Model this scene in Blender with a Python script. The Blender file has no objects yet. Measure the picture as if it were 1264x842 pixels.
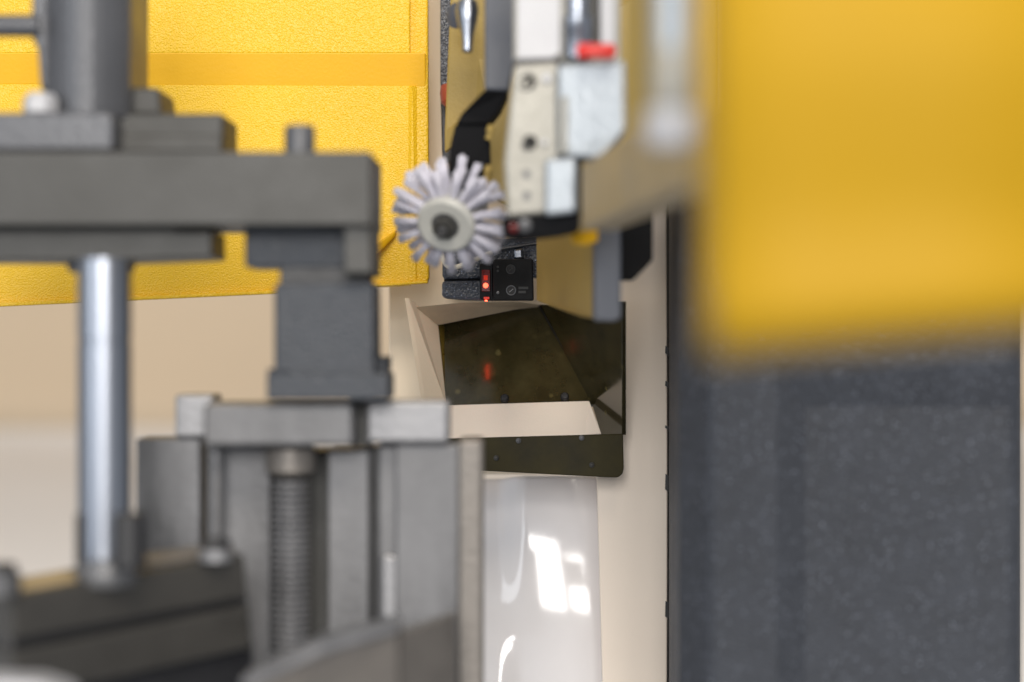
import bpy, bmesh, math, random
from mathutils import Vector, Matrix
random.seed(7)
C = bpy.context.scene.collection
S = bpy.context.scene

# ---------------------------------------------------------------- camera
FOC = 2.4                     # metres to the plane of sharp focus
K = 0.0008                    # metres per photo pixel in that plane
Z0 = 1.2                      # lens height
cam = bpy.data.cameras.new('camera'); camo = bpy.data.objects.new('camera', cam); C.objects.link(camo)
camo.location = (0, 0, Z0); camo.rotation_euler = (math.radians(90), 0, 0)
cam.sensor_width = 36; cam.lens = 36*FOC/(1264*K)
cam.clip_start = .05; cam.clip_end = 60
cam.dof.use_dof = True; cam.dof.focus_distance = FOC; cam.dof.aperture_fstop = 1.65
S.camera = camo

# ---------------------------------------------------------------- world, lamps, exposure
w = bpy.data.worlds.new('World'); S.world = w; w.use_nodes = True
bg = w.node_tree.nodes['Background']; bg.inputs[0].default_value = (.90, .94, 1.0, 1); bg.inputs[1].default_value = .46
def lamp(name, loc, target, sx, sy, power, col, roll=0):
    l = bpy.data.lights.new(name, 'AREA'); l.shape = 'RECTANGLE'; l.size = sx; l.size_y = sy; l.energy = power; l.color = col
    o = bpy.data.objects.new(name, l); C.objects.link(o); o.location = loc
    q = (Vector(target)-Vector(loc)).to_track_quat('-Z', 'Y')
    o.rotation_euler = (q @ Matrix.Rotation(roll, 4, 'Z').to_quaternion()).to_euler()
    return o
lamp('workshop_window', (-5.0, -3.0, 2.3), (0, 2.2, 1.2), 3.4, 3.4, 120, (.90, .95, 1))
lamp('ceiling_lamp', (.3, -1.5, 4.0), (.1, 2.4, 1.1), 2.4, 1.2, 125, (1, .90, .76))
lamp('front_window', (-.62, -6.5, 2.9), (.1, 2.2, 1.1), 1.75, 2.4, 310, (1, .97, .93))
lamp('front_window', (1.22, -6.5, 2.75), (.1, 2.2, 1.1), 1.30, 1.9, 190, (1, .97, .93))
S.view_settings.view_transform = 'Standard'; S.view_settings.look = 'None'
S.view_settings.exposure = 0; S.view_settings.gamma = 1; S.view_settings.use_curve_mapping = False
S.render.engine = 'CYCLES'; S.cycles.use_denoising = True; S.cycles.max_bounces = 8

# ---------------------------------------------------------------- helpers
def P(px, py, d):
    """the point that the photo shows at (px, py), d metres in front of the lens"""
    s = K*d/FOC
    return Vector(((px-632)*s, d, Z0+(421-py)*s))
def lin(r, g, b):
    f = lambda c: (c/255/12.92) if c/255 <= .04045 else ((c/255+.055)/1.055)**2.4
    return (f(r), f(g), f(b), 1)
def mat(name, col, rough=.5, metal=0, bump=0, scale=300, var=.12, vscale=25, spec=.5, kind='noise', rvar=.1, detail=2, aniso=None, coat=0, ior=1.5, fleck=0, fscale=300):
    m = bpy.data.materials.new(name); m.use_nodes = True; nt = m.node_tree; N = nt.nodes; L = nt.links
    b = N['Principled BSDF']; tc = N.new('ShaderNodeTexCoord')
    b.inputs['Metallic'].default_value = metal; b.inputs['Specular IOR Level'].default_value = spec; b.inputs['IOR'].default_value = ior
    b.inputs['Coat Weight'].default_value = coat; b.inputs['Coat Roughness'].default_value = .12
    mp = N.new('ShaderNodeMapping'); L.new(tc.outputs['Object'], mp.inputs[0])
    if aniso: mp.inputs['Scale'].default_value = aniso
    n1 = N.new('ShaderNodeTexNoise'); n1.inputs['Scale'].default_value = vscale; n1.inputs['Detail'].default_value = 6; n1.inputs['Roughness'].default_value = .65
    L.new(mp.outputs[0], n1.inputs['Vector'])
    r = N.new('ShaderNodeMapRange'); r.inputs['From Min'].default_value = .25; r.inputs['From Max'].default_value = .75
    r.inputs['To Min'].default_value = 1-var; r.inputs['To Max'].default_value = 1+var
    L.new(n1.outputs[0], r.inputs['Value'])
    mx = N.new('ShaderNodeVectorMath'); mx.operation = 'SCALE'; mx.inputs[0].default_value = col[:3]
    L.new(r.outputs[0], mx.inputs['Scale']); L.new(mx.outputs[0], b.inputs['Base Color'])
    if fleck:                                                    # pale dots: glints painted into hammertone colour, dust specks on the olive sheet
        v = N.new('ShaderNodeTexVoronoi'); v.inputs['Scale'].default_value = fscale; L.new(tc.outputs['Object'], v.inputs['Vector'])
        fr = N.new('ShaderNodeMapRange'); fr.inputs['From Min'].default_value = .28; fr.inputs['From Max'].default_value = .12
        L.new(v.outputs['Distance'], fr.inputs['Value'])
        sp = N.new('ShaderNodeSeparateColor'); L.new(v.outputs['Color'], sp.inputs[0])
        pw = N.new('ShaderNodeMath'); pw.operation = 'POWER'; pw.inputs[1].default_value = 3 if fscale > 200 else 7; L.new(sp.outputs[0], pw.inputs[0])
        ml = N.new('ShaderNodeMath'); ml.operation = 'MULTIPLY'; L.new(fr.outputs[0], ml.inputs[0]); L.new(pw.outputs[0], ml.inputs[1])
        mi = N.new('ShaderNodeMix'); mi.data_type = 'RGBA'; L.new(ml.outputs[0], mi.inputs['Factor'])
        L.new(mx.outputs[0], mi.inputs['A']); mi.inputs['B'].default_value = tuple(min(1, c*fleck) for c in col[:3])+(1,)
        L.new(mi.outputs['Result'], b.inputs['Base Color'])
    r2 = N.new('ShaderNodeMapRange'); r2.inputs['From Min'].default_value = .25; r2.inputs['From Max'].default_value = .75
    r2.inputs['To Min'].default_value = max(.02, rough-rvar); r2.inputs['To Max'].default_value = rough+rvar
    L.new(n1.outputs[0], r2.inputs['Value']); L.new(r2.outputs[0], b.inputs['Roughness'])
    if bump:
        if kind == 'noise':
            n2 = N.new('ShaderNodeTexNoise'); n2.inputs['Scale'].default_value = scale; n2.inputs['Detail'].default_value = detail
            out = n2.outputs[0]
        else:
            n2 = N.new('ShaderNodeTexVoronoi'); n2.feature = 'SMOOTH_F1'; n2.inputs['Scale'].default_value = scale
            out = n2.outputs['Distance']
        L.new(tc.outputs['Object'], n2.inputs['Vector'])
        bp = N.new('ShaderNodeBump'); bp.inputs['Strength'].default_value = bump; bp.inputs['Distance'].default_value = .6/scale
        L.new(out, bp.inputs['Height']); L.new(bp.outputs[0], b.inputs['Normal'])
    return m
def emis(name, col, strength):
    m = mat(name, col, .3); b = m.node_tree.nodes['Principled BSDF']
    b.inputs['Emission Color'].default_value = col; b.inputs['Emission Strength'].default_value = strength
    return m
M = {
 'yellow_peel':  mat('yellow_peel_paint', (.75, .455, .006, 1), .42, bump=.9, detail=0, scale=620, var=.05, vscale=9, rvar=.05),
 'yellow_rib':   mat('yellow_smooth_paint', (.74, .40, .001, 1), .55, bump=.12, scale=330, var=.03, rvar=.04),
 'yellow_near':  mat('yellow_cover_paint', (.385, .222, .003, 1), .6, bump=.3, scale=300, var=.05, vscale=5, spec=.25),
 'yellow_dull':  mat('dusty_yellow_paint', (.38, .265, .075, 1), .5, bump=.2, scale=400, var=.14, vscale=18),
 'tan_arm':      mat('worn_tan_metal', (.37, .285, .165, 1), .45, .1, bump=.2, scale=260, var=.25, vscale=14),
 'hammer':       mat('hammered_blue_grey_paint', (.050, .058, .078, 1), .34, bump=.9, scale=480, var=.25, vscale=60, kind='voronoi', spec=.6, fleck=10, fscale=420),
 'hammer_col':   mat('hammered_column_paint', (.040, .044, .054, 1), .55, bump=.7, scale=380, var=.25, vscale=30, kind='voronoi', spec=.25, fleck=9, fscale=330),
 'matte_black':  mat('matte_black_rubber', (.008, .008, .009, 1), .8, spec=.12, var=.2),
 'dark_coat':    mat('slate_powder_coat', (.068, .074, .092, 1), .5, bump=.4, scale=500, var=.12),
 'dark_steel':   mat('blackened_steel', (.047, .046, .043, 1), .5, .25, bump=.15, scale=260, var=.15, vscale=16),
 'dark_smooth':  mat('blued_cast_iron', (.085, .088, .098, 1), .42, .2, bump=.2, scale=160, var=.12, vscale=12),
 'dark_cast':    mat('dark_sand_casting', (.038, .043, .053, 1), .45, .1, bump=1.0, scale=320, var=.15, vscale=40),
 'black':        mat('black_plastic', (.006, .006, .007, 1), .5, spec=.25, bump=.1, scale=500),
 'black_metal':  mat('black_painted_metal', (.011, .011, .013, 1), .45, bump=.1, scale=300),
 'steel':        mat('ground_steel', (.125, .125, .13, 1), .45, .45, bump=.12, scale=220, var=.5, vscale=18, aniso=(1, 1, .4)),
 'steel_pale':   mat('milled_pale_steel', (.235, .235, .245, 1), .42, .5, bump=.15, scale=200, var=.24, vscale=30, aniso=(.5, 1, 1)),
 'steel_warm':   mat('warm_worn_steel', (.19, .172, .155, 1), .45, .4, bump=.2, scale=200, var=.18, vscale=14),
 'chrome':       mat('hard_chrome', (.31, .33, .375, 1), .30, 1, var=.22, vscale=60, aniso=(1, 1, .03), rvar=.06),
 'zinc':         mat('zinc_plated_aluminium', (.35, .38, .41, 1), .45, .6, bump=.2, scale=180, var=.2, vscale=30, aniso=(1, 1, .2)),
 'zinc_warm':    mat('dusty_milled_aluminium', (.29, .28, .25, 1), .5, .5, bump=.2, scale=180, var=.14, vscale=30),
 'label':        mat('white_film_label', (.42, .42, .44, 1), .4, var=.14, vscale=40),
 'cream':        mat('cream_enamel', (.92, .78, .60, 1), .45, bump=.08, scale=350, var=.03, vscale=4),
 'cream_dark':   mat('dusty_cream_enamel', (.60, .49, .35, 1), .4, bump=.1, scale=250, var=.16, vscale=30),
 'wall_tan':     mat('wall_upper_tan', (.62, .49, .345, 1), .7, var=.03, vscale=2),
 'wall_white':   mat('wall_lower_off_white', (.86, .79, .72, 1), .6, var=.03, vscale=2),
 'gloss_white':  mat('glossy_white_sheet', (.76, .735, .74, 1), .085, var=.02, rvar=.015, ior=1.6),
 'olive':        mat('oily_olive_sheet', (.038, .031, .012, 1), .13, var=.6, vscale=26, ior=1.65, rvar=.07, fleck=4, fscale=75),
 'olive_dull':   mat('dull_olive_sheet', (.034, .028, .011, 1), .5, bump=.04, scale=60, var=.5, vscale=22, spec=.12),
 'cream_light':  mat('pale_cream_enamel', (.93, .81, .69, 1), .42, bump=.08, scale=350, var=.03, vscale=4),
 'dark_block':   mat('oiled_black_steel', (.033, .031, .028, 1), .5, .1, bump=.2, scale=160, var=.2, vscale=14),
 'olive_edge':   mat('oily_yellow_edge', (.17, .12, .02, 1), .3, var=.5, vscale=60),
 'hub':          mat('white_nylon', (.47, .47, .44, 1), .42, var=.04, bump=.1, scale=150),
 'bristle':      mat('grey_nylon_bristle', (.58, .57, .65, 1), .45, var=.12, vscale=80),
 'red':          mat('red_plastic', (.62, .025, .018, 1), .32, var=.06),
 'red_smoke':    mat('dark_red_lens', (.14, .006, .004, 1), .12, var=.1),
 'orange':       mat('red_copper_cap', (.42, .09, .045, 1), .35),
 'cable':        mat('white_cable', (.72, .68, .58, 1), .45),
 'ink':          mat('grey_print', (.05, .05, .05, 1), .5),
 'led':          emis('red_led', (1, .12, .06, 1), 3),
 'led_beam':     emis('red_led_beam', (1, .05, .02, 1), 13),
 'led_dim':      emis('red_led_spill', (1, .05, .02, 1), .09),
}
def link(name, me, m, parent=None, bevel=0, smooth=False, seg=2):
    o = bpy.data.objects.new(name, me); C.objects.link(o)
    if m is not None and not me.materials: me.materials.append(M[m])
    if smooth:
        for p in me.polygons: p.use_smooth = True
    if parent is not None:
        o.parent = parent
        off = parent['_w'] if '_w' in parent else (0, 0, 0)
        o.location = Vector((0, 0, 0))-Vector(off)
        o['_w'] = (0, 0, 0)
    if bevel:
        b = o.modifiers.new('bevel', 'BEVEL'); b.width = bevel; b.segments = seg; b.limit_method = 'ANGLE'; b.angle_limit = math.radians(35)
    return o
def thing(name, label, cat, loc, group=None):
    o = bpy.data.objects.new(name, None); C.objects.link(o); o.location = loc; o['_w'] = tuple(loc)
    o.empty_display_size = .02
    o['label'] = label; o['category'] = cat
    if group: o['group'] = group
    return o
def tag(o, label, cat, group=None):
    o['label'] = label; o['category'] = cat
    if group: o['group'] = group
    return o
def slab(name, pts, m, parent=None, t=.02, vec=None, bevel=.0012, seg=2):
    """solid prism: outline pts [(px,py,d)], pushed back by t metres (or by vec)"""
    f = [P(*p) for p in pts]
    v = Vector(vec) if vec is not None else Vector((0, t, 0))
    n = len(f)
    me = bpy.data.meshes.new(name)
    me.from_pydata([tuple(a) for a in f]+[tuple(a+v) for a in f], [],
        [tuple(range(n))]+[tuple(range(2*n-1, n-1, -1))]+[(i, i+n, (i+1) % n+n, (i+1) % n) for i in range(n)])
    bm = bmesh.new(); bm.from_mesh(me); bmesh.ops.recalc_face_normals(bm, faces=bm.faces); bm.to_mesh(me); bm.free()
    return link(name, me, m, parent, bevel, seg=seg)
def box(name, x0, y0, x1, y1, d, t, m, parent=None, bevel=.0015, seg=2):
    return slab(name, [(x0, y0, d), (x1, y0, d), (x1, y1, d), (x0, y1, d)], m, parent, t, bevel=bevel, seg=seg)
def lathe_mesh(name, prof, seg=32):
    """prof [(r, z)] turned round z"""
    vs, fs = [], []
    for r, z in prof:
        for k in range(seg):
            a = 2*math.pi*k/seg; vs.append((r*math.cos(a), r*math.sin(a), z))
    for i in range(len(prof)-1):
        for k in range(seg):
            k2 = (k+1) % seg
            fs.append((i*seg+k, i*seg+k2, (i+1)*seg+k2, (i+1)*seg+k))
    fs.append(tuple(range(seg-1, -1, -1))); fs.append(tuple(range((len(prof)-1)*seg, len(prof)*seg)))
    me = bpy.data.meshes.new(name); me.from_pydata(vs, [], fs); return me
def turned(name, base, axis, prof, m, parent=None, seg=32, smooth=True, bevel=0):
    me = lathe_mesh(name, prof, seg)
    q = Vector(axis).normalized().to_track_quat('Z', 'Y').to_matrix().to_4x4()
    me.transform(Matrix.Translation(Vector(base)) @ q)
    o = link(name, me, m, parent, bevel)
    if smooth:
        bm = bmesh.new(); bm.from_mesh(me)
        for f in bm.faces: f.smooth = True
        for e in bm.edges:
            if len(e.link_faces) == 2 and e.calc_face_angle() > math.radians(35): e.smooth = False
        bm.to_mesh(me); bm.free()
    return o
def tube(name, pts, r, m, parent=None, seg=10):
    cu = bpy.data.curves.new(name, 'CURVE'); cu.dimensions = '3D'; cu.bevel_depth = r; cu.bevel_resolution = 3; cu.use_fill_caps = True
    sp = cu.splines.new('NURBS'); sp.points.add(len(pts)-1); sp.use_endpoint_u = True; sp.order_u = 4
    for p, q in zip(sp.points, pts): p.co = (*q, 1)
    tmp = bpy.data.objects.new('tmp', cu); C.objects.link(tmp)
    bpy.context.view_layer.update()
    me = bpy.data.meshes.new_from_object(tmp.evaluated_get(bpy.context.evaluated_depsgraph_get()))
    bpy.data.objects.remove(tmp); me.name = name; me.materials.clear()
    return link(name, me, m, parent, smooth=True)
def px(n, d): return n*K*d/FOC

# ================================================================ setting: wall
def cove():
    rows = [(-260, 6.0), (250, 6.0), (480, 6.0), (545, 6.0), (590, 5.7), (650, 5.2), (760, 4.6), (1100, 4.0)]
    vs, fs = [], []
    for py, d in rows:
        a = P(632, py, d)
        for X in (-3.5, 3.5): vs.append((X, a.y, a.z))
    for i in range(len(rows)-1): fs.append((2*i, 2*i+1, 2*i+3, 2*i+2))
    n = len(vs)
    me = bpy.data.meshes.new('wall'); me.from_pydata(vs, [], fs)
    me.materials.append(M['wall_tan']); me.materials.append(M['wall_white'])
    for i, p in enumerate(me.polygons): p.material_index = 0 if i < 3 else 1; p.use_smooth = True  # tan on the upper rows, off-white on the lower rows
    o = link('wall', me, None); o['kind'] = 'structure'
    s = o.modifiers.new('solid', 'SOLIDIFY'); s.thickness = .05
    return o
cove()

# ================================================================ machine frame plate and glossy tray
fp = thing('frame_plate', 'tall cream enamelled plate between the dark guard bar and the grey column', 'machine panel', P(790, 900, 2.52))
slab('panel', [(480, -120, 2.525), (760, -120, 2.525), (760, 586, 2.525), (480, 586, 2.525)], 'cream', fp, .012, bevel=.002)
slab('front_strip', [(737, -120, 2.44), (822, -120, 2.44), (823, 300, 2.44), (824, 620, 2.44), (823, 960, 2.44), (747, 960, 2.44), (737, 600, 2.44)], 'cream_light', fp, .012, bevel=.0015)
for yy, hh in ((427, 12), (470, 9), (585, 22), (742, 22), (525, 6)):
    slab('paint_chip', [(821.5, yy, 2.438), (825.3, yy+2, 2.438), (825.3, yy+hh, 2.438), (821, yy+hh-3, 2.438)], 'black_metal', fp, .01, bevel=0)

def tray():
    t = thing('splash_tray', 'glossy white curved sheet mirroring the windows, bottom centre', 'splash sheet', P(665, 900, 2.5))
    vs, fs = [], []; nu, nv = 60, 60
    c0 = P(692, 712, 2.50)                       # here the sheet mirrors the front windows
    nrm = ((Vector((0, 0, Z0))-c0).normalized() + (Vector((.2, -6.5, 2.85))-c0).normalized()).normalized()
    ux = Vector((1, 0, 0)); ux = (ux-nrm*ux.dot(nrm)).normalized()
    vz = ux.cross(-nrm).normalized()
    if vz.z < 0: vz = -vz
    q = px(1, 2.5)
    for j in range(nv+1):
        for i in range(nu+1):
            b = -1+2*j/nv
            z = b*.135-.03
            xr = (745-692)*q - z/q*.055*q
            xl = -(692-560)*q
            x = xl+(xr-xl)*i/nu
            sx = min(1, max(0, (-x/q-42)/38)); sx = sx*sx*(3-2*sx)
            bow = x*x/(2*.42) + z*z/(2*.62) + .20*sx*(z+.048) + .35*x*z
            vs.append(tuple(c0+ux*x+vz*z-nrm*bow))
    for j in range(nv):
        for i in range(nu):
            k = j*(nu+1)+i; fs.append((k, k+1, k+nu+2, k+nu+1))
    me = bpy.data.meshes.new('sheet'); me.from_pydata(vs, [], fs)
    o = link('sheet', me, 'gloss_white', t, smooth=True)
    s = o.modifiers.new('solid', 'SOLIDIFY'); s.thickness = .002
tray()

# ================================================================ rear yellow guard
yg = thing('yellow_guard', 'bright yellow orange-peel guard panel with a smooth stiffening rib, behind the clamp', 'machine guard', P(265, 380, 2.45))
D = 2.42
slab('upper_panel', [(-120, -120, D), (506, -120, D), (506, 66, D), (-120, 66, D)], 'yellow_peel', yg, .03, bevel=.0015)
slab('lower_panel', [(-120, 103, D+.006), (506, 106, D+.006), (506, 352, D+.006), (340, 362, D+.006), (-120, 383, D+.006)], 'yellow_peel', yg, .03, bevel=.0005)
slab('stiffening_rib', [(-120, 64.5, D), (525.5, 65, D), (526, 108, D+.0065), (-120, 104, D+.0065)], 'yellow_rib', yg, .02, bevel=.0015)
slab('edge_ridge', [(503, 106, D+.006), (509, 106, D+.0045), (515, 106, D+.006), (515, 350, D+.006), (509, 350, D+.0045), (503, 351, D+.006)], 'yellow_peel', yg, .02, bevel=.0015)
slab('edge_flange', [(500, -120, D+.006), (527.5, -120, D+.006), (529.5, 343, D+.007), (527, 349, D+.007), (500, 350.5, D+.007)], 'yellow_peel', yg, .02, bevel=.002)
slab('fold', [(448, 312, D-.022), (490, 283, D-.004), (487, 292, D-.004), (450, 330, D-.018)], 'yellow_rib', yg, .016, bevel=.002)
slab('bottom_hem', [(-120, 379, D-.003), (340, 358.5, D-.003), (528, 346.5, D-.003), (528, 349.5, D-.003), (340, 362.5, D-.003), (-120, 384, D-.003)], 'yellow_peel', yg, .02, bevel=.001)

# ================================================================ dark cast housing behind the sensor
ch = thing('cast_housing', 'dark blue hammered casting with white cable, just left of the black sensor', 'machine casting', P(575, 370, 2.43))
slab('column_strip', [(543.5, -60, 2.47), (566, -60, 2.47), (566, 106, 2.47), (543.5, 106, 2.47)], 'hammer', ch, .05, bevel=.001)
slab('lower_strip', [(543.5, 107, 2.49), (570, 107, 2.49), (566, 200, 2.49), (546, 200, 2.49)], 'black_metal', ch, .03)
slab('upper_block', [(546, 300, 2.42), (690, 290, 2.42), (690, 342, 2.42), (548, 345, 2.42), (546, 340, 2.42)], 'hammer', ch, .04, bevel=.0025)
slab('groove', [(548, 340, 2.432), (640, 340, 2.432), (640, 352, 2.432), (548, 352, 2.432)], 'black_metal', ch, .03, bevel=0)
slab('lower_block', [(545.5, 347, 2.415), (612, 346, 2.415), (612, 371, 2.415), (575, 370.5, 2.415), (547, 368, 2.415), (545.5, 364, 2.415)], 'hammer', ch, .04, bevel=.003)
tube('cable', [P(546, 285, 2.405), P(543, 300, 2.40), P(545, 322, 2.395), P(556, 333, 2.39), P(575, 326, 2.39), P(592, 318, 2.395), P(606, 312, 2.41)], .0024, 'cable', ch)
turned('cap', P(553, 117, 2.46), (0.15, -.3, -1), [(.0001, -.012), (.006, -.010), (.008, -.002), (.008, .008), (.005, .012), (.0001, .013)], 'orange', ch, 16)
slab('chrome_screw', [(634, 308, 2.41), (645, 306, 2.41), (646, 320, 2.41), (635, 320, 2.41)], 'chrome', ch, .006, bevel=.002)
slab('top_lip', [(600, 309, 2.412), (664, 299, 2.412), (664, 301, 2.412), (601, 311, 2.412)], 'steel', ch, .008, bevel=.0005)

# ================================================================ photoelectric sensor
se = thing('photoelectric_sensor', 'small black sensor box with a glowing red light and two round dials', 'sensor', P(630, 371, 2.40))
slab('housing', [(608.5, 320, 2.395), (658, 319.5, 2.395), (659, 371, 2.395), (608.5, 371, 2.395)], 'black', se, .022, bevel=.0016, seg=3)
slab('window_frame', [(592, 326, 2.402), (608, 325, 2.397), (608, 371, 2.397), (592.5, 369.5, 2.402)], 'black', se, .018, bevel=.001)
slab('lens', [(594.5, 333, 2.3995), (605, 333, 2.397), (605, 360, 2.397), (594.5, 360, 2.3995)], 'red_smoke', se, .004, bevel=.0006)
turned('indicator_light', P(599.5, 352.5, 2.3985), (0, -1, 0), [(.0026, 0), (.0026, .001), (.0018, .0022), (.0002, .0026)], 'led', se, 16)
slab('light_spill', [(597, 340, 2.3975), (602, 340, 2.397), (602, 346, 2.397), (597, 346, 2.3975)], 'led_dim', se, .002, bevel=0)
slab('beam_window', [(598.5, 370.4, 2.403), (601.3, 370.5, 2.403), (601.3, 371.7, 2.403), (598.9, 371.6, 2.403)], 'led_beam', se, .016, bevel=0)
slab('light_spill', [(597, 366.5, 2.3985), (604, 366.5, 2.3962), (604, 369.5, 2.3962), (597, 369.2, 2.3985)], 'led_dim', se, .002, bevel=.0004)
for cx, cy, r, rm in ((630.5, 332.5, 6, 'ink'), (631, 358.5, 6.3, 'steel_pale')):
    R = px(r, 2.39)
    dl = turned('dial', P(cx, cy, 2.3955), (0, -1, 0), [(R*.8, 0), (R*.8, .0014), (R*.3, .0014), (R*.25, .0006), (.0001, .0006)], 'black_metal', se, 24)
    turned('dial_ring', P(cx, cy, 2.3955), (0, -1, 0), [(R, 0), (R, .0013), (R*.9, .0017), (R*.78, .0013), (R*.78, 0)], rm, dl, 28)
    slab('dial_slot', [(cx-2.6, cy+1.8, 2.3938), (cx+2.2, cy-2.2, 2.3938), (cx+2.8, cy-1.5, 2.3938), (cx-2, cy+2.5, 2.3938)], rm, dl, .0006, bevel=0)
turned('pilot_dot', P(614.5, 361.3, 2.3952), (0, -1, 0), [(.0016, 0), (.0014, .001), (.0002, .0014)], 'steel_pale', se, 14)
for yy in (329.5, 334.5):
    turned('pilot_dot', P(614.5, yy, 2.3952), (0, -1, 0), [(.0013, 0), (.0011, .0006), (.0002, .0008)], 'ink', se, 14)
for k in range(2):
    box('print_mark', 640, 354+5*k, 652-3*k, 357+5*k, 2.3946, .0006, 'ink', se, 0)

# ================================================================ chip chute
cc = thing('chip_chute', 'dark oily olive chip chute with cream lip, under the black sensor', 'chip chute', P(650, 590, 2.42))
slab('side_cheek', [(499.5, 368, 2.40), (508, 374, 2.42), (536, 402, 2.455), (546, 500, 2.425), (521, 500, 2.40)], 'cream', cc, vec=(.004, .004, 0), bevel=.0006)
slab('top_rim', [(511, 379, 2.42), (570, 373.5, 2.44), (640, 372.5, 2.47), (667, 376, 2.49), (549, 389, 2.485), (535, 403, 2.457)], 'cream_dark', cc, vec=(0, .004, -.003), bevel=.0005)
back = [(547, 388, 2.487), (664, 376.5, 2.493), (740, 470, 2.449), (733, 500, 2.434), (545, 503, 2.434)]
slab('back_sheet', back, 'olive', cc, vec=(0, .004, -.002), bevel=.0006)
slab('oily_edge', [(536, 402, 2.456), (548, 389, 2.485), (548, 502, 2.431), (540, 502, 2.424)], 'olive_edge', cc, vec=(.001, .004, 0), bevel=.0004)
def on_plane(pxx, pyy, a, b, c):
    a, b, c = P(*a), P(*b), P(*c); n = (b-a).cross(c-a); o = Vector((0, 0, Z0)); r = P(pxx, pyy, 1)-o
    return (pxx, pyy, (a-o).dot(n)/r.dot(n))
sa, se_, sc = (664, 376, 2.495), (731, 500, 2.435), (768, 537, 2.386)
slab('side_wall', [sa, on_plane(768, 372, sa, se_, sc), sc, on_plane(742, 537, sa, se_, sc), se_], 'olive', cc, vec=(.004, .003, 0), bevel=.0006)
slab('corner_seam', [(664, 377, 2.490), (666, 377, 2.488), (725, 480, 2.442), (723.6, 481, 2.443)], 'black_metal', cc, .002, bevel=0)
slab('lip', [(550, 500, 2.428), (727, 494.5, 2.428), (741, 536, 2.392), (553, 542, 2.392)], 'cream_light', cc, vec=(0, .008, -.006), bevel=.001)
slab('lip_gusset', [(727.3, 494.6, 2.4265), (742, 534.5, 2.39), (722, 536.3, 2.3925)], 'cream_light', cc, vec=(0, .003, -.003), bevel=.0005)
lower = [(548, 542.5, 2.39), (742, 536.5, 2.388), (769, 536, 2.345)]
slab('lower_apron', [(548, 541.5, 2.382), (742, 536.3, 2.382), (769, 535.5, 2.382), (770, 578, 2.382), (768.5, 585, 2.382), (763, 589.5, 2.382), (752, 589.5, 2.382), (600, 581.5, 2.382), (548, 577, 2.382)], 'olive_dull', cc, .005, bevel=.0012)
for cx, cy in ((623, 492.5), (697, 490.5)):
    turned('bolt', P(cx, cy, 2.430), (0, -.88, .47), [(.0042, -.002), (.0042, .003), (.003, .0044), (.0002, .0046)], 'black_metal', cc, 16)
for cx, cy in ((640, 544), (718, 540.5)):
    turned('rivet', P(cx, cy, 2.3815), (0, -1, .1), [(.0028, -.001), (.0026, .001), (.0004, .0022)], 'steel', cc, 14)
for cx, cy in ((612.5, 565.5), (730.5, 574)):
    turned('rivet', P(cx, cy, 2.3815), (0, -1, .1), [(.0028, -.001), (.0026, .001), (.0004, .0022)], 'dark_steel', cc, 14)
turned('rivet', P(554, 391, 2.484), (0, -1, .4), [(.0016, -.001), (.0013, .001), (.0004, .0014)], 'steel_pale', cc, 12)

# ================================================================ saw head: yellow back plate with dark swing bracket
sh = thing('saw_head_plate', 'dull yellow head plate with bolt and dark bent bracket, above the brush', 'machine plate', P(640, 240, 2.3))
slab('plate', [(560, -90, 2.30), (885, -90, 2.30), (885, 185, 2.30), (700, 225, 2.30), (640, 262, 2.30), (602, 240, 2.30), (602, 150, 2.30), (549, 188, 2.33), (549, 160, 2.33)], 'yellow_dull', sh, .02, bevel=.002)
slab('swing_bracket', [(598, -90, 2.12), (636, -90, 2.12), (636, 70, 2.12), (627, 112, 2.12), (598, 111, 2.12)], 'dark_coat', sh, .05, bevel=.002)
slab('bracket_elbow', [(598, 111, 2.122), (628, 112, 2.122), (618, 134, 2.13), (603, 153, 2.14), (563, 153, 2.15), (570, 140, 2.15)], 'matte_black', sh, .06, bevel=.002)
slab('bracket_foot', [(562, 153, 2.155), (604, 153, 2.145), (606, 215, 2.15), (575, 240, 2.15), (553, 215, 2.155), (556, 178, 2.155)], 'matte_black', sh, .05, bevel=.002)
tb = turned('bolt', P(577, 38, 2.17), (0, .1, 1), [(.0045, -.018), (.0058, -.004), (.0088, .008), (.0105, .018), (.009, .026), (.004, .030), (.0001, .031)], 'chrome', sh, 20)
turned('bolt_washer', P(568, 20, 2.24), (-.5, -.6, 0), [(.012, -.006), (.012, .006), (.004, .009)], 'dark_coat', sh, 20)
turned('bolt_shank', P(577, 60, 2.17), (0, 0, 1), [(.0001, -.004), (.0045, -.003), (.0048, .014), (.0001, .015)], 'dark_coat', tb, 16)
for cx, cy in ((605, 163), (602, 213)):
    turned('brass_fitting', P(cx, cy, 2.14), (.2, -.5, 1), [(.0001, -.007), (.0034, -.006), (.0024, -.001), (.0038, .001), (.003, .006), (.0001, .007)], 'yellow_dull', sh, 14)

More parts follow.
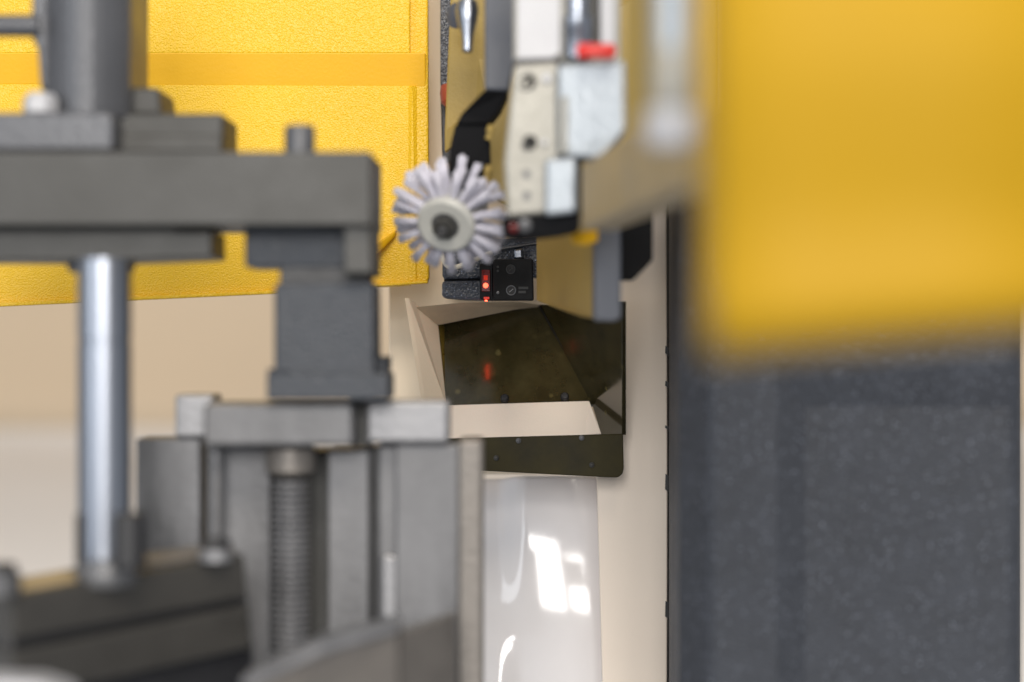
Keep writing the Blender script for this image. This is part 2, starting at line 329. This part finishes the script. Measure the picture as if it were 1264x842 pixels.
# ================================================================ deburring brush
BC = P(549, 280, 2.14); AX = Vector((.25, .83, .50)).normalized()
br = thing('rotary_brush', 'round grey nylon bristle brush with white hub and steel nut', 'brush', tuple(BC))
qa = AX.to_track_quat('Z', 'Y').to_matrix().to_4x4()
R_h, R_o = px(37, 2.14), px(78, 2.14)
turned('hub', BC, AX, [(.0001, .004), (.011, .004), (.013, .0005), (R_h-.003, 0), (R_h, .003), (R_h, .007), (R_h-.004, .010), (R_h-.004, .042), (.001, .042)], 'hub', br, 48)
turned('back_flange', BC+AX*.042, AX, [(.001, 0), (R_h-.002, 0), (R_h, .003), (R_h, .008), (R_h-.003, .010), (.001, .010)], 'hub', br, 48)
turned('shaft', BC+AX*.052, AX, [(.009, 0), (.009, .06), (.0001, .06)], 'dark_steel', br, 20)
turned('washer', BC+AX*.0035, -AX, [(.0125, 0), (.0125, .0022), (.006, .0026)], 'steel', br, 28)
nt_ = turned('nut', BC+AX*.001, -AX, [(.0108, 0), (.0108, .006), (.0092, .0078), (.0045, .0078)], 'dark_steel', br, 6, smooth=False, bevel=.0006)
turned('stud', BC-AX*.0065, -AX, [(.0045, 0), (.0046, .003), (.004, .0045), (.0035, .0035), (.0001, .0035)], 'steel', nt_, 16)
def tuft_mesh(seed):
    rnd = random.Random(seed); vs, fs = [], []
    L0 = R_o-R_h+.004
    for s in range(19):
        a = 2.399963*s; rr = math.sqrt(s/19)
        x0, y0 = .0024*rr*math.cos(a), .0024*rr*math.sin(a)
        fl = 1.3+rnd.uniform(-.2, .35)
        x1, y1 = x0*fl+rnd.gauss(0, .0004), y0*fl+rnd.gauss(0, .0004)
        L = L0*rnd.uniform(.93, 1.03); ns = 5; rad = .00095
        for j, tt in enumerate((0, .5, 1)):
            cx, cy = x0+(x1-x0)*tt*tt, y0+(y1-y0)*tt*tt
            for k in range(ns):
                b = 2*math.pi*k/ns; vs.append((cx+rad*math.cos(b), cy+rad*math.sin(b), L*tt))
        o = len(vs)-3*ns
        for j in range(2):
            for k in range(ns):
                k2 = (k+1) % ns; fs.append((o+j*ns+k, o+j*ns+k2, o+(j+1)*ns+k2, o+(j+1)*ns+k))
        fs.append(tuple(o+2*ns+k for k in range(ns)))
    me = bpy.data.meshes.new('bristle_tuft'); me.from_pydata(vs, [], fs); me.materials.append(M['bristle'])
    for p in me.polygons: p.use_smooth = True
    return me
tufts = [tuft_mesh(i) for i in range(5)]
for ring, (along, nt, ph) in enumerate(((.010, 17, .10), (.021, 17, .30), (.033, 17, .02))):
    for k in range(nt):
        a = 2*math.pi*(k+ph)/nt + random.gauss(0, .05)
        rd = qa.to_3x3() @ Vector((math.cos(a), math.sin(a), 0))
        rd = (rd + AX*random.gauss(0, .05)).normalized()
        o = bpy.data.objects.new('bristle_tuft', random.choice(tufts)); C.objects.link(o); o.parent = br
        o.matrix_local = Matrix.Translation(AX*along + rd*(R_h-.006)) @ rd.to_track_quat('Z', 'Y').to_matrix().to_4x4() @ Matrix.Rotation(random.uniform(0, 6.28), 4, 'Z') @ Matrix.Diagonal((random.uniform(.9, 1.15), random.uniform(.9, 1.15), random.uniform(.88, 1.04), 1))

# ================================================================ yellow guide bracket with slate bar
gb = thing('guide_bracket', 'dull yellow guide bracket with slate bar and black corner, right of the sensor', 'bracket', P(710, 395, 2.2))
slab('yellow_plate', [(662, 270, 2.33), (736, 262, 2.08), (736, 394, 2.08), (715, 390, 2.13), (690, 382, 2.22), (669, 374, 2.32), (662, 371, 2.33)], 'yellow_dull', gb, vec=(.012, .006, 0), bevel=.001)
slab('slate_bar', [(733, 255, 2.05), (766, 255, 2.05), (767, 392, 2.05), (760, 397, 2.05), (736, 396, 2.05), (733, 391, 2.05)], 'dark_coat', gb, .05, bevel=.002)
slab('black_corner', [(765, 235, 2.10), (806, 235, 2.10), (806, 321, 2.10), (783, 345, 2.10), (765, 345, 2.10)], 'matte_black', gb, .05, bevel=.001)
slab('yellow_tab', [(705, 288, 2.04), (738, 283, 2.02), (738, 298, 2.02), (722, 303, 2.03), (706, 300, 2.04)], 'yellow_rib', gb, .01)

# ================================================================ blade guide block
bgk = thing('blade_guide', 'pale grey blade guide block with red lever and white label', 'blade guide', P(690, 290, 2.0))
E = 1.99
slab('bolt_plate', [(634, 80, E), (690, 76, E), (692, 262, E), (626, 268, E), (622, 200, E)], 'zinc_warm', bgk, .05, bevel=.003)
slab('clamp_block', [(688, 80, E-.02), (772, 74, E-.03), (774, 160, E-.03), (740, 196, E-.03), (690, 192, E-.02)], 'zinc', bgk, .06, bevel=.003)
slab('jaw_insert', [(673, 196, E-.018), (711, 194, E-.022), (711, 262, E-.022), (673, 266, E-.018)], 'zinc', bgk, .03, bevel=.003)
slab('jaw_gap', [(709, 188, E-.005), (718, 186, E-.005), (718, 268, E-.005), (709, 268, E-.005)], 'matte_black', bgk, .03, bevel=0)
slab('mid_rib', [(692, 120, E-.026), (700, 118, E-.026), (700, 190, E-.026), (692, 190, E-.026)], 'zinc_warm', bgk, .02)
slab('underside', [(618, 268, E+.005), (718, 262, E-.01), (716, 284, E-.01), (690, 290, E), (640, 296, E+.01), (622, 292, E+.01)], 'matte_black', bgk, .05, bevel=.003)
turned('underside_screw', P(648, 278, E), (0, -1, -.2), [(.0055, -.003), (.0055, .001), (.003, .002)], 'steel', bgk, 18)
turned('underside_cap', P(634, 281, E), (0, -1, -.2), [(.0035, -.003), (.0035, .001), (.002, .002)], 'red_smoke', bgk, 14)
for cx, cy, r in ((652, 101, 10), (654, 176, 9)):
    R = px(r, E)
    so = turned('counterbore_dark', P(cx, cy, E+.001), (0, -1, 0), [(R, -.004), (R, .002), (R*.9, .003), (.0001, .003)], 'matte_black', bgk, 24)  # black disc painting the dark crescent inside the counterbore
    turned('screw_head', P(cx-3.5, cy+3, E+.001), (0, -1, 0), [(R*.72, .0), (R*.72, .0045), (R*.6, .0055), (R*.35, .0055), (R*.3, .003), (.0001, .003)], 'zinc_warm' if cy < 150 else 'dark_steel', so, 24)
for cx, cy, r in ((675, 97, 6), (672, 176, 4)):
    R = px(r, E); turned('dowel', P(cx, cy, E), (0, -1, 0), [(R, -.004), (R, .003), (R*.8, .004), (.0001, .004)], 'label', bgk, 18)
for cx, cy in ((650, 215), (650, 242)):
    R = px(5, E); turned('pin', P(cx, cy, E), (0, -1, 0), [(R, -.004), (R, .0012), (R*.6, .0012), (.0001, .0004)], 'steel', bgk, 16)
slab('upper_body', [(634, -90, E+.012), (766, -90, E+.012), (766, 82, E+.012), (634, 82, E+.012)], 'zinc_warm', bgk, .04)
slab('label', [(638, -90, E+.006), (692, -90, E+.006), (692, 66, E+.006), (682, 72, E+.006), (638, 73, E+.006)], 'label', bgk, .004, bevel=.001)
slab('painted_shadow_strip', [(634, 73, E+.004), (694, 71, E+.004), (694, 78, E+.004), (634, 80, E+.004)], 'black_metal', bgk, .01, bevel=0)  # solid black strip painting the shadow below the label
Rr = px(17, E-.03)
turned('guide_pin', P(713, 72, E-.005), (0, 0, 1), [(Rr, 0), (Rr, .022), (Rr*1.05, .023), (Rr*1.05, .034), (Rr*.82, .036), (Rr*.82, .15)], 'chrome', bgk, 28)
slab('side_strip', [(741, -90, E-.004), (759, -90, E-.004), (759, 56, E-.004), (741, 56, E-.004)], 'label', bgk, .01)
slab('pin_channel', [(728, -90, E+.008), (741, -90, E+.008), (741, 56, E+.008), (728, 56, E+.008)], 'dark_steel', bgk, .01, bevel=0)
lv = turned('lever', P(711, 63, E-.045), (1, -.05, -.02), [(.0001, 0), (.0052, .001), (.0066, .004), (.0062, .014), (.0064, .028), (.0054, .031), (.0001, .0325)], 'red', bgk, 20)
ga = thing('support_beam', 'worn tan metal beam slanting from the guide block towards the viewer', 'machine beam', P(790, 250, 1.7))
slab('beam', [(716, 205, 1.93), (770, 168, 1.80), (885, 128, 1.42), (885, 216, 1.42), (770, 262, 1.80), (716, 284, 1.93)], 'tan_arm', ga, vec=(.03, .03, 0), bevel=.004)
slab('head_strip', [(770, -120, 1.80), (806, -120, 1.72), (806, 215, 1.72), (770, 205, 1.80)], 'yellow_dull', ga, vec=(.02, .02, 0), bevel=.003)
nz = thing('coolant_nozzle', 'blurred pale coolant nozzle hanging in front of the big yellow cover', 'nozzle', P(826, 190, 1.42))
base = P(828, 185, 1.42); q1 = px(1, 1.42)
turned('tip', base, (0, 0, 1), [(.0001, 0), (28*q1, 3*q1), (33*q1, 14*q1), (33*q1, 46*q1), (28*q1, 50*q1)], 'label', nz, 28)
turned('body', base+Vector((0, 0, 50*q1)), (0, 0, 1), [(26*q1, 0), (27*q1, 8*q1), (27*q1, 68*q1), (24*q1, 74*q1), (22*q1, 74*q1)], 'zinc_warm', nz, 28)
turned('hose', base+Vector((0, 0, 124*q1)), (0, 0, 1), [(24*q1, 0), (24*q1, 12*q1), (25*q1, 130*q1), (.001, 130*q1)], 'zinc', nz, 28)

# ================================================================ big near cover
def cover():
    t = thing('blade_cover', 'large smooth yellow cover, very blurred, upper right', 'machine cover', P(1100, 430, 1.1))
    prof = [(-160, 1.020), (120, 1.025), (230, 1.035), (300, 1.038), (345, 1.035), (375, 1.033), (405, 1.035), (425, 1.045), (432, 1.065)]
    vs, fs = [], []
    xs = (872, 880, 1000, 1150, 1500)
    for py, d in prof:
        for x in xs:
            u = (x-872)/(1500-872)
            vs.append(tuple(P(x, py+ (12-55*u)*(max(0, py)/430), d+(.012 if x == 872 else 0))))
    n = len(xs)
    for i in range(len(prof)-1):
        for k in range(n-1):
            a = i*n+k; fs.append((a, a+1, a+n+1, a+n))
    me = bpy.data.meshes.new('shell'); me.from_pydata(vs, [], fs)
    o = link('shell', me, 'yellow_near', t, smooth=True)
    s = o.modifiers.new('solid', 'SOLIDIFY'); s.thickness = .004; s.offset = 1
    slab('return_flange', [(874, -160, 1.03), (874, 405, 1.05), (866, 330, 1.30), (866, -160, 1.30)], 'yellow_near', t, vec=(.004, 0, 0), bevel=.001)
cover()

# ================================================================ machine column
def column():
    t = thing('machine_column', 'dark blue grey hammered machine column with recessed panel, lower right', 'machine column', P(1050, 900, 2.2))
    # flange face, slopes and recessed panel as one casting
    X = [838, 842, 852, 884, 955, 990, 1245, 1246]
    Y = [215, 448, 500, 960]
    def d(i, j):
        if i == 0: return 2.45
        if i == 1: return 2.16
        if i == 2: return 2.07
        if i == 7: return 2.5
        if i <= 4 or j <= 1: return 2.04
        return 2.050
    vs = [tuple(P(X[i], Y[j], d(i, j))) for j in range(4) for i in range(8)]
    fs = [(j*8+i, j*8+i+1, j*8+i+9, j*8+i+8) for j in range(3) for i in range(7)]
    me = bpy.data.meshes.new('casting'); me.from_pydata(vs, [], fs)
    o = link('casting', me, 'hammer_col', t, bevel=.004, seg=3)
    s = o.modifiers.new('solid', 'SOLIDIFY'); s.thickness = .01
    slab('cover_strip', [(822, 215, 2.47), (843, 215, 2.30), (843, 960, 2.30), (822, 960, 2.47)], 'matte_black', t, vec=(.004, .004, 0), bevel=.001)
    slab('edge_rail', [(844, 215, 2.14), (849, 215, 2.10), (849, 960, 2.10), (844, 960, 2.14)], 'dark_steel', t, vec=(.004, .004, 0), bevel=.001)
    slab('rust_strip', [(836, 555, 2.28), (840, 555, 2.26), (840, 960, 2.26), (836, 960, 2.28)], 'orange', t, vec=(.002, .004, 0), bevel=.0005)
column()

# ================================================================ hydraulic clamp, upper left
hc = thing('hydraulic_clamp', 'dark steel hydraulic clamp with crossbar and chrome piston rod, upper left', 'clamp', P(230, 480, 1.8))
F = 1.95
def cyl_body():
    vs, fs = [], []
    prof = []
    # D-shaped plan: round front, flat right flank
    cx, cy = P(100, 60, F).x, F+.06
    rx, ry = px(62, F), .06
    plan = []
    for k in range(17):
        a = math.pi + math.pi*k/16 if False else math.radians(180+ 150*k/16)
        plan.append((cx+rx*math.cos(a), cy+ry*math.sin(a)))
    plan += [(P(152, 0, F).x, F+.030), (P(183, 0, F+.16).x, F+.16), (cx-rx, F+.16)]
    z0, z1 = P(0, 142, F).z, P(0, -140, F).z
    n = len(plan)
    me = bpy.data.meshes.new('cylinder_housing')
    me.from_pydata([(x, y, z0) for x, y in plan]+[(x, y, z1) for x, y in plan], [], [tuple(range(n-1, -1, -1)), tuple(range(n, 2*n))]+[(i, (i+1) % n, (i+1) % n+n, i+n) for i in range(n)])
    return link('cylinder_housing', me, 'dark_smooth', hc, .002)
cyl_body()
slab('housing_foot', [(90, 108, F+.05), (196, 108, F+.05), (200, 142, F+.05), (90, 142, F+.05)], 'dark_steel', hc, .09, bevel=.003)
slab('housing_shoulder', [(40, -60, F+.02), (60, -60, F+.02), (60, 112, F+.02), (50, 112, F+.02), (46, 60, F+.02), (38, 44, F+.02)], 'dark_smooth', hc, .05, bevel=.004)
hd = turned('lever', P(-80, 32, F+.02), (1, 0, 0), [(.0001, 0), (px(14, F), .002), (px(14, F), px(130, F)), (.001, px(131, F))], 'dark_smooth', hc, 20)
slab('front_foot', [(-120, 140, F-.02), (132, 138, F-.02), (140, 146, F-.02), (140, 186, F-.02), (-120, 186, F-.02)], 'dark_smooth', hc, .05, bevel=.003)
slab('base_plate', [(60, 140, F+.025), (276, 140, F+.025), (276, 187, F+.025), (60, 187, F+.025)], 'dark_steel', hc, .10, bevel=.003)
slab('plate_step', [(130, 166, F+.018), (274, 166, F+.018), (274, 188, F+.018), (130, 188, F+.018)], 'dark_steel', hc, .10, bevel=.002)
turned('cap_nut', P(50, 140, F-.002), (0, 0, 1), [(px(22, F), 0), (px(22, F), px(16, F)), (px(16, F), px(25, F)), (.0001, px(26, F))], 'label', hc, 6, smooth=False, bevel=.001)
box('crossbar', -140, 187, 458, 278, F-.035, .15, 'dark_steel', hc, .0015, 3)
turned('bolt', P(370, 190, F+.01), (0, 0, 1), [(px(19, F), -.01), (px(19, F), px(32, F)), (px(17, F), px(35, F)), (.0001, px(35, F))], 'dark_smooth', hc, 24)
slab('lower_yoke', [(-140, 279, F-.005), (215, 279, F-.005), (220, 284, F-.005), (262, 284, F-.005), (262, 318, F-.005), (150, 322, F-.005), (-140, 322, F-.005)], 'dark_steel', hc, .09, bevel=.003)
turned('gland', P(125, 330, F+.03), (0, 0, 1), [(px(40, F), -.004), (px(44, F), .004), (px(44, F), .022), (.001, .022)], 'dark_cast', hc, 28)
slab('guide_shoe', [(302, 276, F+.01), (440, 276, F+.01), (440, 330, F+.01), (302, 330, F+.01)], 'dark_cast', hc, .08, bevel=.002)
slab('side_plate', [(424, 277, F-.02), (458, 277, F-.02), (460, 338, F-.02), (424, 338, F-.02)], 'dark_steel', hc, .12, bevel=.002)
slab('post_shadow', [(345, 328, F+.012), (455, 328, F+.012), (455, 356, F+.012), (345, 356, F+.012)], 'black_metal', hc, .07, bevel=.001)  # black piece standing in for the dark shadow above the post
slab('post', [(338, 350, F), (462, 348, F), (463, 470, F), (338, 470, F)], 'dark_cast', hc, .09, bevel=.003)
slab('post_foot', [(330, 462, F-.01), (478, 462, F+.04), (479, 440, F+.05), (464, 440, F+.04), (464, 455, F+.04), (330, 455, F-.01)][::-1], 'dark_cast', hc, .06, bevel=.001)
slab('foot_pad', [(329, 461, F-.008), (480, 461, F-.008), (480, 494, F-.008), (329, 494, F-.008)], 'dark_cast', hc, .09, bevel=.002)
Rd = px(33, 1.88)
rod = turned('piston_rod', P(129, 712, 1.88), (0, 0, 1), [(Rd, 0), (Rd, px(288, 1.88)), (Rd*.97, px(289, 1.88)), (Rd*.97, px(294, 1.88)), (Rd, px(295, 1.88)), (Rd, px(392, 1.88))], 'chrome', hc, 40)

# ================================================================ vise jaw of ground steel plates
vj = thing('vise_jaw', 'grey ground steel vise jaw of upright plates with a threaded spindle', 'vise', P(400, 900, 1.75))
G = 2.0
box('rear_plate', 168, 541, 248, 900, G+.05, .06, 'steel', vj, .002)
box('side_plate', 256, 546, 335, 900, G+.02, .09, 'steel', vj, .002)
box('spindle_shade_plate', 330, 556, 412, 900, G+.05, .05, 'dark_steel', vj, .001)  # dark colour here stands in for the shadow beside the spindle
box('inner_plate', 404, 556, 456, 900, G+.012, .08, 'steel', vj, .002)
box('seam', 452, 552, 470, 900, G+.035, .05, 'black_metal', vj, .001)
box('wear_strip', 466, 548, 494, 900, G+.018, .06, 'steel', vj, .003)
box('front_plate', 488, 548, 567, 900, G, .05, 'steel', vj, .002)
slab('end_plate', [(566, 543, G-.008), (596, 543, G-.008), (596, 900, G-.008), (566, 900, G-.008)], 'steel_warm', vj, .08, bevel=.003)
box('top_block', 216, 487, 264, 541, G+.045, .06, 'steel_pale', vj, .003)
box('clamp_bar', 251, 498, 436, 551, G-.045, .10, 'steel', vj, .003)
box('top_bar', 452, 495, 554, 547, G-.01, .07, 'steel_pale', vj, .003)
box('shim', 430, 492, 458, 552, G+.005, .06, 'dark_steel', vj, .002)
sx = P(356, 0, G-.02).x; zb, zt = P(0, 830, G-.02).z, P(0, 586, G-.02).z
prof = []; rt = px(25, G); n = int((zt-zb)/.0056)
for i in range(n):
    z = zb+i*.0056; prof += [(rt*.72, z), (rt, z+.0022), (rt, z+.0030), (rt*.72, z+.0052)]
turned('threaded_spindle', (sx, G, 0), (0, 0, 1), prof, 'steel_pale', vj, 28)
turned('spindle_nut', (sx, G, zt), (0, 0, 1), [(px(25, G), -.001), (px(31, G), .002), (px(31, G), .020), (px(27, G), .023), (px(18, G), .023)], 'steel_warm', vj, 28)
turned('stud', P(267, 664, G-.01), (0, 0, 1), [(px(8, G), 0), (px(9, G), px(18, G)), (px(9, G), px(110, G)), (.0001, px(112, G))], 'steel', vj, 18)
box('peg', 470, 685, 492, 765, G+.005, .03, 'steel_pale', vj, .003)

# ================================================================ bar of stock, bottom
sb = thing('steel_bar', 'pale worn steel bar lying across the bottom in front of the vise', 'steel bar', P(420, 860, 1.770))
slab('bar', [(300, 852, 1.730), (395, 807, 1.770), (492, 780, 1.830), (494, 900, 1.830), (298, 940, 1.730)], 'steel_warm', sb, vec=(0, .05, 0), bevel=.002)
slab('lit_top_strip', [(299, 838, 1.725), (394, 794, 1.765), (489, 771, 1.825), (493, 780, 1.825), (395, 808, 1.765), (299, 854, 1.725)], 'steel_pale', sb, vec=(0, .07, 0), bevel=.0015)  # paler steel colour paints in the light caught by the bar's top
slab('bar_end', [(494, 782, 1.835), (562, 758, 1.910), (562, 900, 1.910), (494, 900, 1.835)], 'steel_warm', sb, vec=(0, .03, 0), bevel=.002)

# ================================================================ dark sliding block, bottom left
sl = thing('sliding_block', 'blackened steel block with studs and nuts, lower left corner', 'steel block', P(150, 880, 1.850))
def yslab(name, pts, m, t, bevel=.002): return slab(name, pts, m, sl, vec=(-t*.42, t*.9, 0), bevel=bevel)
yslab('upper_body', [(12, 736, 1.770), (302, 684, 1.890), (306, 738, 1.890), (14, 792, 1.770)], 'dark_block', .10, .003)
yslab('step', [(16, 786, 1.782), (304, 730, 1.902), (306, 756, 1.902), (16, 815, 1.782)], 'black_metal', .09, .001)
yslab('lower_body', [(14, 805, 1.774), (308, 746, 1.894), (312, 800, 1.894), (14, 866, 1.774)], 'dark_block', .10, .003)
yslab('base', [(16, 860, 1.790), (312, 790, 1.910), (314, 960, 1.910), (16, 1000, 1.790)], 'black_metal', .09, .001)
yslab('yellow_reflection', [(28, 727, 1.795), (104, 712, 1.825), (104, 717, 1.825), (28, 732, 1.795)], 'tan_arm', .06, .0005)  # tan strip painting the yellow reflected on the block's top
yslab('warm_reflection', [(180, 694, 1.860), (292, 677, 1.905), (292, 682, 1.905), (180, 701, 1.860)], 'steel_warm', .06, .0005)  # warm strip painting the reflected yellow further along the top
def stud(cx, cy, r, h, d, m, capm=None):
    q = px(1, d)
    o = turned('nut', P(cx, cy, d), (0, 0, 1), [(r*q, 0), (r*q, h*q), (r*.85*q, h*1.08*q), (.0001, h*1.08*q)], m, sl, 6 if r > 12 else 20, smooth=False, bevel=.0008)
    return o
turned('collar', P(132, 722, 1.830), (0, 0, 1), [(px(36, 1.830), 0), (px(38, 1.830), .004), (px(38, 1.830), .013), (px(34, 1.830), .017), (.001, .017)], 'steel', sl, 32)
stud(160, 700, 21, 62, 1.800, 'black_metal'); stud(99, 716, 6, 76, 1.830, 'black_metal')
turned('washer', P(266, 692, 1.870), (0, 0, 1), [(px(21, 1.870), 0), (px(21, 1.870), .008), (px(17, 1.870), .009), (.001, .009)], 'steel_pale', sl, 24)
stud(266, 680, 19, 14, 1.870, 'black_metal')
turned('washer', P(2, 734, 1.770), (0, 0, 1), [(px(24, 1.770), 0), (px(24, 1.770), .016), (.001, .017)], 'steel', sl, 24)
stud(2, 712, 19, 16, 1.770, 'black_metal')
wp = thing('white_pad', 'blurred white pad edge at the very bottom left corner', 'pad', P(20, 860, 1.670))
slab('pad', [(-80, 839, 1.670), (40, 843, 1.670), (80, 856, 1.670), (100, 960, 1.670), (-80, 960, 1.670)], 'label', wp, .06, bevel=.006, seg=3)

for o in list(bpy.data.objects):
    if '_w' in o: del o['_w']
